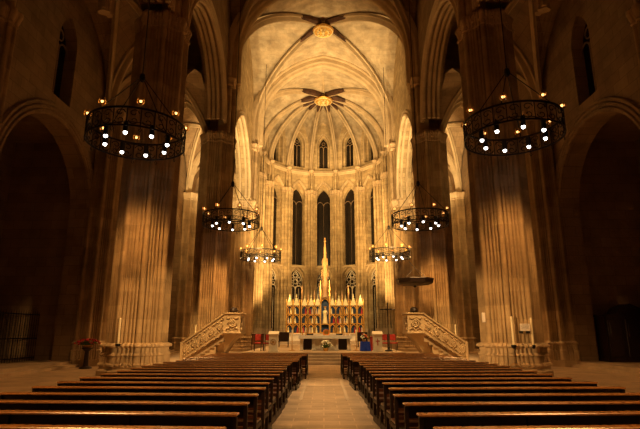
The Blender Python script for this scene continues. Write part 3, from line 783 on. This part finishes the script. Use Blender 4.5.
o = MB(); o.box(-1.64, 1.64, -.44, .44, .905, .925, .004); o.box(-1.64, 1.64, -.455, -.44, .72, .925, .004); o = o.build('altar_cloth', M['cloth']); o.location = (0.08, 31.0, ZP); tag(o, 'white linen cloth lying over the altar table', 'altar cloth')
root = empty('tabernacle', (0.15, 31.02, ZP+.93)); tag(root, 'small round-topped amber and gold tabernacle on the altar centre', 'tabernacle')
mb = MB(); mb.prism([(-.19, 0), (.19, 0), (.19, .22)]+[(.19*math.cos(a), .22+.13*math.sin(a)) for a in [PI*k/8 for k in range(1, 8)]]+[(-.19, .22)], 1, -.12, .12); mb.build('case', M['orange'], root)
mb = MB(); mb.box(-.11, .11, -.135, -.12, .04, .24, .005); mb.build('door', M['brass'], root)
# books / stands on the altar
for x, nm in ((-.85, 'left'), (.95, 'right')):
    mb = MB(); mb.prism([(-.16, 0), (.16, 0), (.16, .03), (-.16, .10)], 0, -.2, .2); o = mb.build('missal_stand', M['darkwood']); o.location = (x, 31.0, ZP+.925); tag(o, 'dark book stand on the %s half of the altar' % nm, 'book stand')
def candle(x, y, z, h, name, label, r=.03, parent=None, group=None, base=.16, cat='candlestick'):
    root = empty(name, (x, y, z)); tag(root, label, cat, group)
    mb = MB(); mb.lathe([(base*.8, 0), (base*.8, .02), (base*.3, .05), (.02, .10), (.03, h*.2), (.018, h*.3), (.02, h*.42), (.06, h*.45), (.02, h*.46)], n=10); mb.build('stand', M['brass'], root)
    mb = MB(); mb.lathe([(r, h*.45), (r, h), (.005, h+.01)], n=10); mb.build('candle', M['wax'], root)
    return root
for k, (x, nm) in enumerate(((-1.42, 'at the left end'), (-1.18, 'second from the left end'), (1.18, 'second from the right end'), (1.42, 'at the right end'))):
    candle(x+.08, 31.05, ZP+.925, .42, 'candlestick', 'short brass candlestick with a cream candle %s of the altar' % nm, .022, None, 'candlesticks on the altar', .12)
for x, nm in ((-1.95, 'left'), (2.0, 'right')):
    candle(x, 30.9, ZP, 1.25, 'standing_candlestick', 'tall floor candlestick with a thick pale candle just %s of the altar' % nm, .055, None, 'floor candlesticks beside the altar', .28)
# flowers in front of the altar
def bouquet(loc, r, h, mats, name, label, pot=True, n=46):
    root = empty(name, loc); tag(root, label, 'flower arrangement')
    if pot: mb = MB(); mb.lathe([(r*.3, 0), (r*.42, h*.25), (r*.34, h*.3)], n=12); mb.build('vase', M['brass'], root)
    mb = MB()
    for k in range(60):
        a = random.uniform(0, 2*PI); e = random.uniform(.1, 1.3); rr = r*random.uniform(.6, 1.05)
        t = Vector((rr*math.cos(a)*math.cos(e), rr*math.sin(a)*math.cos(e), h*.35+(h*.6)*math.sin(e)*random.uniform(.7, 1)))
        b = Vector((t.x*.2, t.y*.2, h*.25)); n_ = Vector((-math.sin(a), math.cos(a), 0))*.05; m_ = (b+t)/2+Vector((0,0,.03))
        mb.add([b, m_+n_, t, m_-n_, m_+Vector((0,0,.02))], [(0,1,4),(1,2,4),(2,3,4),(3,0,4),(0,3,2,1)])
    mb.build('foliage', M['leaf'], root)
    for mi, mm in enumerate(mats):
        mb = MB()
        for k in range(n//len(mats)):
            a = random.uniform(0, 2*PI); e = random.uniform(0, 1.45); rr = r*random.uniform(.7, 1)
            mb.sphere((rr*math.cos(a)*math.cos(e), rr*math.sin(a)*math.cos(e), h*.4+h*.58*math.sin(e)), random.uniform(.035, .06), 7, 5, (1,1,.7))
        mb.build('blossoms', M[mm], root)
    return root
bouquet((0.12, 30.2, ZP), .42, .62, ['petal', 'petal'], 'flower_arrangement', 'white flower arrangement on the floor before the altar')

# retable
RZ, RY = 1.35, 46.6
def retable():
    root = empty('altarpiece', (0.1, RY, .9)); tag(root, 'gilded gothic altarpiece with many gabled niches and a tall central spire', 'altarpiece')
    sc_ = 45.6/F
    X = lambda px: (px-325)*sc_*1.0
    base = at(325, 333.5, RY).z-.9; top = at(325, 305.5, RY).z-.9
    mb = MB(); mb.box(X(285.5), X(364.5), -.2, .5, 0, base-.08); mb.box(X(285), X(365), -.3, .5, base-.1, base, .02); mb.build('base', M['marble'], root)
    cols = [289.8, 296.6, 304.6, 311.2, 317.8, 332.6, 339.2, 345.8, 353.6, 360.6]
    colname = M['gold']
    H3 = (top-base)/3.0
    for ci, px in enumerate(cols):
        w = X(px+3.1)-X(px-3.1); x0 = X(px)-w/2; wing = ci < 2 or ci > 7
        yo = -.15 if wing else 0.0
        panel = MB(); panel.box(x0, x0+w, yo+.12, yo+.3, base, top); pn = panel.build('panel', M['blue'], root)
        fr = MB()
        for xx in (x0, x0+w): fr.box(xx-.045, xx+.045, yo-.08, yo+.2, base, top+.1); fr.lathe([(.05, 0), (.04, .2), (.06, .22), (.005, .5)], (xx, yo, top+.1), 6)
        ntier = 3
        for k in range(ntier):
            z = base+k*H3; fr.box(x0, x0+w, yo-.08, yo+.14, z, z+.07)
            # pointed canopy with a gable over each niche
            pts = [(x0+w/2+d, yo-.06, z+H3*.62+zz) for d, zz in arch_pts(w*.40, w*.5, 5)]; fr.tube(pts, .035, 5)
            fr.tube([(x0+.04, yo-.07, z+H3*.70), (x0+w/2, yo-.07, z+H3*.99), (x0+w-.04, yo-.07, z+H3*.70)], .035, 5)
            fr.tube([(x0+w/2, yo-.05, z+.1), (x0+w/2, yo-.05, z+.1)], .01, 3) if False else None
        fr.build('gilded_frame', M['gold'], pn)
        gb = MB(); gh = .8 if wing else .75
        gb.prism([(x0, top), (x0+w, top), (x0+w/2, top+gh)], 1, yo-.02, yo+.12)
        for q in range(5):
            for sg in (-1, 1): gb.sphere((x0+w/2+sg*w/2*(1-q/5), yo+.05, top+gh*q/5), .055, 5, 4)
        gb.lathe([(.03, 0), (.07, .07), (.02, .14), (.005, .32)], (x0+w/2, yo+.05, top+gh-.03), 6); gb.build('gable', M['goldpale'], pn)
        for k in range(ntier):
            z = base+k*H3+.07
            for q in (-.2, .2):
                fg = MB(); fx = x0+w/2+q*w; hh = H3*.62
                fg.lathe([(.10, 0), (.085, hh*.3), (.065, hh*.55), (.085, hh*.72), (.03, hh*.8), (.045, hh*.86), (.045, hh*.95), (.01, hh)], (fx, yo+.02, z), 8)
                fg.build('carved_figure', M[['goldpale', 'blue', 'flesh', 'blue', 'gold', 'goldpale', 'red'][(ci*3+k*2+(q > 0)*3) % 7]], pn)
    # centre: niche with the Virgin and the spire
    x0, x1 = X(320.6), X(329.8); w = x1-x0
    mb = MB(); mb.box(x0, x1, .1, .3, base, top+.6); pn = mb.build('central_panel', M['blue'], root)
    mb = MB()
    for xx in (x0, x1): mb.box(xx-.07, xx+.07, -.3, .3, base, top+.9); mb.lathe([(.12, 0), (.09, .4), (.13, .44), (.01, 1.5)], (xx, -.1, top+.9), 6)
    mb.box(x0, x1, -.35, .2, base, base+.12); mb.box(x0, x1, -.3, .2, base+H3*.95, base+H3*1.02)
    pts = [((x0+x1)/2+d, -.28, top+.1+zz) for d, zz in arch_pts(w*.46, w*.6, 6)]; mb.tube(pts, .05, 6)
    mb.tube([(x0, -.3, top+.3), ((x0+x1)/2, -.3, top+1.5), (x1, -.3, top+.3)], .05, 6)
    mb.build('niche_frame', M['gold'], pn)
    zt = at(325, 242, RY).z-.9; cx = (x0+x1)/2
    mb = MB(); z = top+.7; segs = 5; tot = zt-z
    for k in range(segs):
        a = z+tot*(k/segs)**1.05; b = z+tot*((k+1)/segs)**1.05; r0 = .33*(1-k/segs)+.05; r1 = .33*(1-(k+1)/segs)*.9+.035
        mb.lathe([(r0*1.2, a-z), (r0*1.2, a-z+.06), (r0, a-z+.1), (r0*.85, (a+b)/2-z), (r1, b-z)], (cx, 0, z), 6)
        if k < 4:
            for j in range(6):
                q = 2*PI*j/6; mb.lathe([(.045, 0), (.04, .3), (.06, .32), (.005, .75)], (cx+r0*1.25*math.cos(q), r0*1.25*math.sin(q), a-.1), 5)
                if k > 0: mb.sphere((cx+r0*math.cos(q), r0*math.sin(q), (a+b)/2), .06, 5, 4)
    mb.lathe([(.03, 0), (.12, .12), (.03, .24), (.08, .34), (.005, .5)], (cx, 0, zt-.05), 6)
    mb.build('spire', M['browngilt'], root)
    for px, hh in ((302.0, 1.9), (348.8, 1.9), (308, 1.3), (342.4, 1.3), (314.5, 1.5), (336, 1.5)):
        mb = MB(); mb.lathe([(.13, 0), (.11, .5), (.15, .54), (.09, .6), (.07, hh*.6), (.1, hh*.62), (.01, hh)], (X(px), .1, top), 6); mb.build('pinnacle', M['browngilt'], root)
    mb = MB(); mb.box(X(285.6), X(364.4), .3, .4, base, top-.1); mb.build('back_board', M['darkwood'], root)
    # statue in the centre niche
    st = empty('statue', (0.1+cx, RY-.12, .9+base+H3*1.02)); tag(st, 'gilded crowned standing figure in the centre niche of the altarpiece', 'statue')
    hh = 1.55; mb = MB()
    mb.lathe([(.25, 0), (.24, .1), (.2, hh*.3), (.17, hh*.5), (.2, hh*.62), (.22, hh*.72), (.15, hh*.79), (.06, hh*.82)], n=14); mb.build('robe', M['goldpale'], st, True)
    mb = MB(); mb.sphere((0, 0, hh*.89), .10, 10, 8, (1,1,1.15)); mb.sphere((0, -.1, hh*.885), .02, 5, 4); mb.build('head', M['flesh'], st, True)
    mb = MB(); mb.lathe([(.1, 0), (.12, .06), (.14, .14), (.10, .05)], (0, 0, hh*.95), 8); mb.build('crown', M['gold'], st)
    mb = MB(); mb.sphere((.15, -.16, hh*.66), .09, 8, 6, (1,1,1.6)); mb.sphere((.15, -.17, hh*.80), .055, 8, 6); mb.tube([(.2, 0, hh*.7), (.22, -.14, hh*.58), (.12, -.22, hh*.58)], [.06, .055, .04], 7); mb.build('child', M['flesh'], st, True)
retable()

# ------------------------------------------------------------------ sanctuary furniture
def lectern(px, Y, name, label, red):
    p = at(px, 349, Y); root = empty(name, (p.x, Y, ZP)); tag(root, label, 'lectern')
    mb = MB(); mb.box(-.3, .3, -.2, .2, 0, .08, .01); mb.box(-.26, .26, -.16, .16, .08, .95, .01); mb.build('body', M['marble'], root)
    mb = MB(); mb.prism([(-.22, .95), (.22, .95), (.22, 1.17), (-.24, 1.0)], 0, -.3, .3); mb.build('book_rest', M['marble'], root)
    mb = MB()
    if red: mb.tube([(-.0, -.165, .35), (0, -.165, .75)], .03, 5); mb.tube([(-.12, -.165, .6), (.12, -.165, .6)], .03, 5)
    else:
        mb.tube([(.16*math.cos(2*PI*k/16), -.165, .55+.16*math.sin(2*PI*k/16)) for k in range(16)], .018, 5, True); mb.sphere((0, -.165, .55), .07, 8, 5, (1,.3,1))
        for k in range(8): mb.tube([(.07*math.cos(PI*k/4), -.165, .55+.07*math.sin(PI*k/4)), (.14*math.cos(PI*k/4), -.165, .55+.14*math.sin(PI*k/4))], .012, 4)
    mb.build('emblem', M['red'] if red else M['brass'], root)
lectern(273.2, 29.6, 'lectern', 'pale stone lectern with a round emblem left of the altar', False)
lectern(377.5, 29.6, 'ambo', 'pale stone lectern with a small red cross right of the altar', True)
p = at(365, 350, 30.2); root = empty('side_table', (p.x, 30.2, ZP)); tag(root, 'small table draped to the floor in royal blue cloth', 'table')
mb = MB(); mb.box(-.25, .25, -.2, .2, .5, .53); mb.build('tabletop', M['darkwood'], root)
for sx in (-.2, .2):
    for sy in (-.15, .15): mb = MB(); mb.box(sx-.02, sx+.02, sy-.02, sy+.02, 0, .5); mb.build('leg', M['darkwood'], root)
mb = MB(); n = 64; pts0 = []
for k in range(n):
    t = 4*k/n; e = int(t); f = t-e; A = [(-.27,-.22),(.27,-.22),(.27,.22),(-.27,.22)]; a, b = A[e % 4], A[(e+1) % 4]; pts0.append((a[0]+(b[0]-a[0])*f, a[1]+(b[1]-a[1])*f))
def grow(e, z): return [(x*(1+e*(1+.5*math.sin(k*1.3))), y*(1+e*(1+.5*math.sin(k*1.3))), z) for k, (x, y) in enumerate(pts0)]
mb.loft([grow(.12, .02), grow(.06, .3), grow(0, .53), grow(0, .555)]); mb.build('cloth', M['bluecloth'], root)
bouquet((p.x-.05, 30.2, ZP+.556), .26, .45, ['yellowpetal', 'redpetal', 'petal'], 'mixed_flowers', 'mixed red and yellow flowers on the blue draped table', True, 36)
p2 = at(371.3, 345, 30.2); mb = MB(); mb.lathe([(.09, 0), (.11, .03), (.09, .06), (.08, .8), (.11, .84), (.02, .86)], n=12); o = mb.build('poor_box', M['red']); o.location = (p2.x, 30.2, ZP); tag(o, 'small red round pedestal beside the blue draped table', 'pedestal')
# processional cross
p = at(388.5, 349, 30.0); root = empty('processional_cross', (p.x, 30.0, 0)); root.location.z = ZP; tag(root, 'tall slim dark standing cross right of the altar', 'cross')
top = at(388.5, 302.5, 30.0).z-ZP; bar = at(388.5, 309.5, 30.0).z-ZP
mb = MB(); mb.lathe([(.24, 0), (.22, .06), (.08, .12), (.03, .25)], n=10); mb.build('foot', M['iron'], root)
mb = MB(); mb.tube([(0,0,.2), (0,0,bar-.35)], .025, 8); mb.build('pole', M['darkwood'], root)
mb = MB(); mb.box(-.035, .035, -.02, .02, bar-.4, top, .006); mb.box(-.45, .45, -.02, .02, bar-.035, bar+.035, .006); mb.build('crucifix', M['darkwood'], root)
# chairs
def chair(px, Y, rz, name, label, group):
    p = at(px, 349, Y); root = empty(name, (p.x, Y, ZP), rz); tag(root, label, 'chair', group)
    for sx in (-.2, .2):
        for sy in (-.2, .2):
            mb = MB(); mb.box(sx-.02, sx+.02, sy-.02, sy+.02, 0, 1.0 if sy > 0 else .42); mb.build('leg', M['darkwood'], root)
    mb = MB(); mb.box(-.23, .23, -.23, .2, .42, .50, .02); mb.build('seat', M['red'], root)
    mb = MB(); mb.box(-.18, .18, .17, .22, .62, .98, .015); mb.build('backrest', M['red'], root)
chair(267.3, 30.3, R(200), 'upholstered_chair', 'dark red upholstered chair just left of the round-emblem lectern', 'red chairs by the altar')
chair(257.5, 30.7, R(190), 'upholstered_chair', 'dark red upholstered chair beside the brown desk left of the altar', 'red chairs by the altar')
chair(384.5, 30.9, R(170), 'upholstered_chair', 'dark red upholstered chair nearest the slim standing cross', 'red chairs by the altar')
chair(393.5, 31.0, R(160), 'upholstered_chair', 'dark red upholstered chair between the standing cross and right pulpit', 'red chairs by the altar')
p = at(257.5, 349, 31.7); root = empty('wooden_desk', (p.x, 31.7, ZP)); tag(root, 'brown wooden desk behind the red chairs on the left', 'desk')
mb = MB(); mb.box(-.42, .42, -.25, .25, .98, 1.02, .005); mb.build('desktop', M['wood'], root)
mb = MB(); mb.box(-.38, .38, -.2, -.16, .35, .98); mb.build('front_panel', M['wood'], root)
for sx in (-.36, .36): mb = MB(); mb.box(sx-.03, sx+.03, -.2, .2, 0, .98); mb.build('leg', M['wood'], root)
# choir stall in front of right third pillar
for px, nm in ((283.5, 'left'), (362.5, 'right')):
    p = at(px, 345, 38); root = empty('choir_stool', (p.x, 38, ZP)); tag(root, 'low dark wooden seat beneath the altarpiece on its %s' % nm, 'seat')
    mb = MB(); mb.box(-.4, .4, -.2, .2, .4, .45, .01); mb.build('seat', M['darkwood'], root)
    for sx in (-.34, .34): mb = MB(); mb.box(sx-.03, sx+.03, -.18, .18, 0, .4); mb.build('leg', M['darkwood'], root)
    mb = MB(); mb.box(-.4, .4, .17, .21, .45, 1.1, .01); mb.build('backrest', M['darkwood'], root)

# ------------------------------------------------------------------ things on the near pillars
def on_pier(px, py, Y): return at(px, py, Y)
def tube_candle(px, pyb, pyt, Y, name, label):
    b = at(px, pyb, Y); t = at(px, pyt, Y); root = empty(name, b); tag(root, label, 'candle', 'tall pale candles by the pillars'); h = t.z-b.z
    mb = MB(); mb.lathe([(.045, 0), (.045, h), (.01, h+.03)], n=10); mb.build('candle', M['wax'], root)
    mb = MB(); mb.lathe([(.03, -.14), (.10, -.08), (.11, 0), (.05, .01)], n=10); mb.box(-.02, .02, 0, .35, -.1, -.06); mb.build('bracket', M['iron'], root)
tube_candle(117.3, 344, 318.5, 20.05, 'tall_candle', 'tall pale candle on a bracket low on the near left pillar')
tube_candle(532.5, 345, 318, 20.05, 'tall_candle', 'tall pale candle on the near right pillar, right of the notice')
tube_candle(513.0, 345, 317, 19.95, 'tall_candle', 'tall pale candle on the near right pillar, left of the notice')
tube_candle(195.0, 335, 325, 32.7, 'tall_candle', 'short pale candle on the left pillar behind the pulpit stair')
tube_candle(455.5, 336, 325, 32.7, 'tall_candle', 'short pale candle on the right pillar behind the pulpit stair')
p = at(524.3, 327.3, 19.95); root = empty('notice', p); tag(root, 'white printed notice fixed to the near right pillar', 'notice')
mb = MB(); mb.box(-.20, .20, -.012, .012, -.14, .14); mb.build('sheet', M['paper'], root)
mb = MB()
for k, w in ((0, .12), (1, .15), (2, .13), (3, .15)):
    x = -w
    while x < w: l = random.uniform(.02, .05); mb.box(x, min(w, x+l), -.016, -.012, .085-.052*k, .105-.052*k); x += l+.012
mb.build('printed_lines', M['ink'], root)
mb = MB()
for x in (-.14, .14): mb.box(x-.02, x+.02, -.05, .30, -.24, -.14)
mb.build('bracket', M['iron'], root)
p = at(483.8, 317.5, 20.95); mb = MB(); mb.box(-.08, .08, -.03, .1, -.2, .2, .01); o = mb.build('small_plaque', M['paper']); o.location = p; tag(o, 'small pale plaque on the aisle edge of the near right pillar', 'plaque')
# wire stand behind the right pews
p = at(518, 374, 17.3); root = empty('wire_stand', (p.x-.0, 17.6, 0)); tag(root, 'thin curved wire stand behind the right pews by the pillar', 'stand')
mb = MB()
for sx in (-.2, .2):
    mb.tube([(sx, 0, 0), (sx, 0, .45), (sx*.6, 0, .62), (0, 0, .68)], .015, 5)
    mb.tube([(sx+.12*math.cos(2*PI*k/14), 0, .34+.12*math.sin(2*PI*k/14)) for k in range(14)], .012, 5, True)
mb.tube([(-.2, -.15, 0), (-.2, .15, 0)], .015, 5); mb.tube([(.2, -.15, 0), (.2, .15, 0)], .015, 5); mb.tube([(-.2, 0, .25), (.2, 0, .25)], .015, 5); mb.build('frame', M['brass'], root)
# red flower stand by the left wall pillar
p = at(84.5, 366, 24.6); root = empty('plant_stand', (p.x, 24.6, 0)); tag(root, 'dark pedestal by the left wall pillar carrying red flowers', 'pedestal')
mb = MB(); mb.lathe([(.3, 0), (.28, .06), (.12, .12), (.1, .8), (.2, .9), (.26, .94), (.26, .98)], n=12); mb.build('column', M['darkwood'], root)
bouquet((p.x, 24.6, .98), .62, .42, ['redpetal', 'redpetal'], 'red_flowers', 'spreading red flowers on the dark pedestal at left', True, 70)
# iron grille in the left chapel, dark confessional in the right chapel
root = empty('iron_grille', (-15.2, 22.5, .28)); tag(root, 'faint tall iron railing across the dark left chapel', 'railing')
mb = MB()
for z in (.15, 1.1, 2.3): mb.box(-.03, .03, -3.9, 3.9, z, z+.05)
for k in range(40): y = -3.9+7.8*k/39; mb.tube([(0, y, 0), (0, y, 2.35), (0, y, 2.55)], [.014, .014, .003], 5)
mb.build('bars', M['iron'], root)
root = empty('confessional', (15.5, 25.6, .28), R(180)); tag(root, 'dark wooden confessional box in the right side chapel', 'confessional')
mb = MB(); mb.box(-1.4, 1.4, -.5, .5, 0, .15); mb.box(-1.35, 1.35, -.45, .45, .15, 2.2); mb.build('body', M['darkwood'], root)
mb = MB(); mb.box(-1.45, 1.45, -.52, .52, 2.2, 2.3); mb.prism([(-.75, 2.3), (.75, 2.3), (.55, 2.62), (0, 2.85), (-.55, 2.62)], 1, -.45, .45); mb.build('cornice', M['darkwood'], root)
for sx in (-.9, 0, .9): mb = MB(); mb.box(sx-.36, sx+.36, .45, .50, .25, 2.05, .01); mb.box(sx-.26, sx+.26, .50, .53, 1.2, 1.9, .005); mb.build('door', M['darkwood'], root)

# ------------------------------------------------------------------ lighting
WARM = (1, .58, .20)
for s in (-1, 1):
    # floodlights fixed behind the choir arch and low in the choir, lighting vault and apse
    light('SPOT', 'choir_flood', (s*6.3, 36.6, 8.5), 6500, (1, .64, .26), .25, (-s*3.0, 48, 26), 75, .7)
    light('SPOT', 'choir_flood', (s*5.6, 44.5, 3.0), 10000, (1, .64, .26), .2, (-s*3.5, 54, 26), 70, .7)
    light('SPOT', 'choir_flood', (s*6.2, 35.9, 9.0), 13500, (1, .60, .21), .25, (-s*1.5, 62, 13), 60, .7)
    light('SPOT', 'apse_uplight', (s*4.6, 46.4, 1.4), 13000, WARM, .2, (s*6.9, 54, 9), 50, .8)
    light('SPOT', 'choir_arch_uplight', (s*8.0, 37.0, 9.0), 6000, (1, .68, .30), .3, (s*8.1, 44.5, 19), 80, .7)
    light('POINT', 'aisle_light', (s*12.0, 49.3, 9.0), 2200, WARM, .5)
    light('POINT', 'aisle_light', (s*12.0, 38.5, 12.0), 450, WARM, .5)  # unseen light added to brighten the aisle piers and vault webs
    light('SPOT', 'aisle_flood', (s*9.8, 27.5, 6.0), 500, WARM, .3, (s*11.0, 34, 16), 60, .8)
    # added off-frame spots lighting the near floor, standing for the next chandelier pair
    light('SPOT', 'downlight', (s*5.8, 4.5, 7.5), 1300, (1, .52, .17), .8, (s*5.8, 4.5, 0), 125, .45)
    light('SPOT', 'pillar_fill', (-s*6.4, 7.5, 4.2), 9500, (1, .56, .2), .3, (s*7.1, 21.3, 2.2), 15, .8)  # added lamp without a fixture, brightens the lower part of the near pillar
    # added spots without fixtures, brightening the pulpits from the nave side
    light('SPOT', 'pulpit_fill', (s*5.6, 23.2, 13.0), 8500, (1, .58, .2), .2, (s*6.8, 31.0, 1.8), 30, .8)
light('SPOT', 'altar_spot', (0, 37.5, 8.5), 3000, (1, .68, .30), .25, (0, 46.6, 3.0), 62, .6)
light('SPOT', 'altar_front_spot', (0, 22, 16), 4200, (1, .66, .28), .4, (0, 31, 1), 42, .7)
light('SPOT', 'floor_fill', (0, 24.5, 17), 12000, (1, .66, .31), .3, (0, 15, 0), 30, .9)  # added in mid-air to brighten the floor of the central aisle
light('AREA', 'nave_ambient', (0, 14, 22), 30, (1, .24, .04), 8, (0, 26, 3))
w = bpy.data.worlds.new('world'); sc.world = w; w.use_nodes = True
w.node_tree.nodes['Background'].inputs[0].default_value = (1, .4, .15, 1); w.node_tree.nodes['Background'].inputs[1].default_value = 0
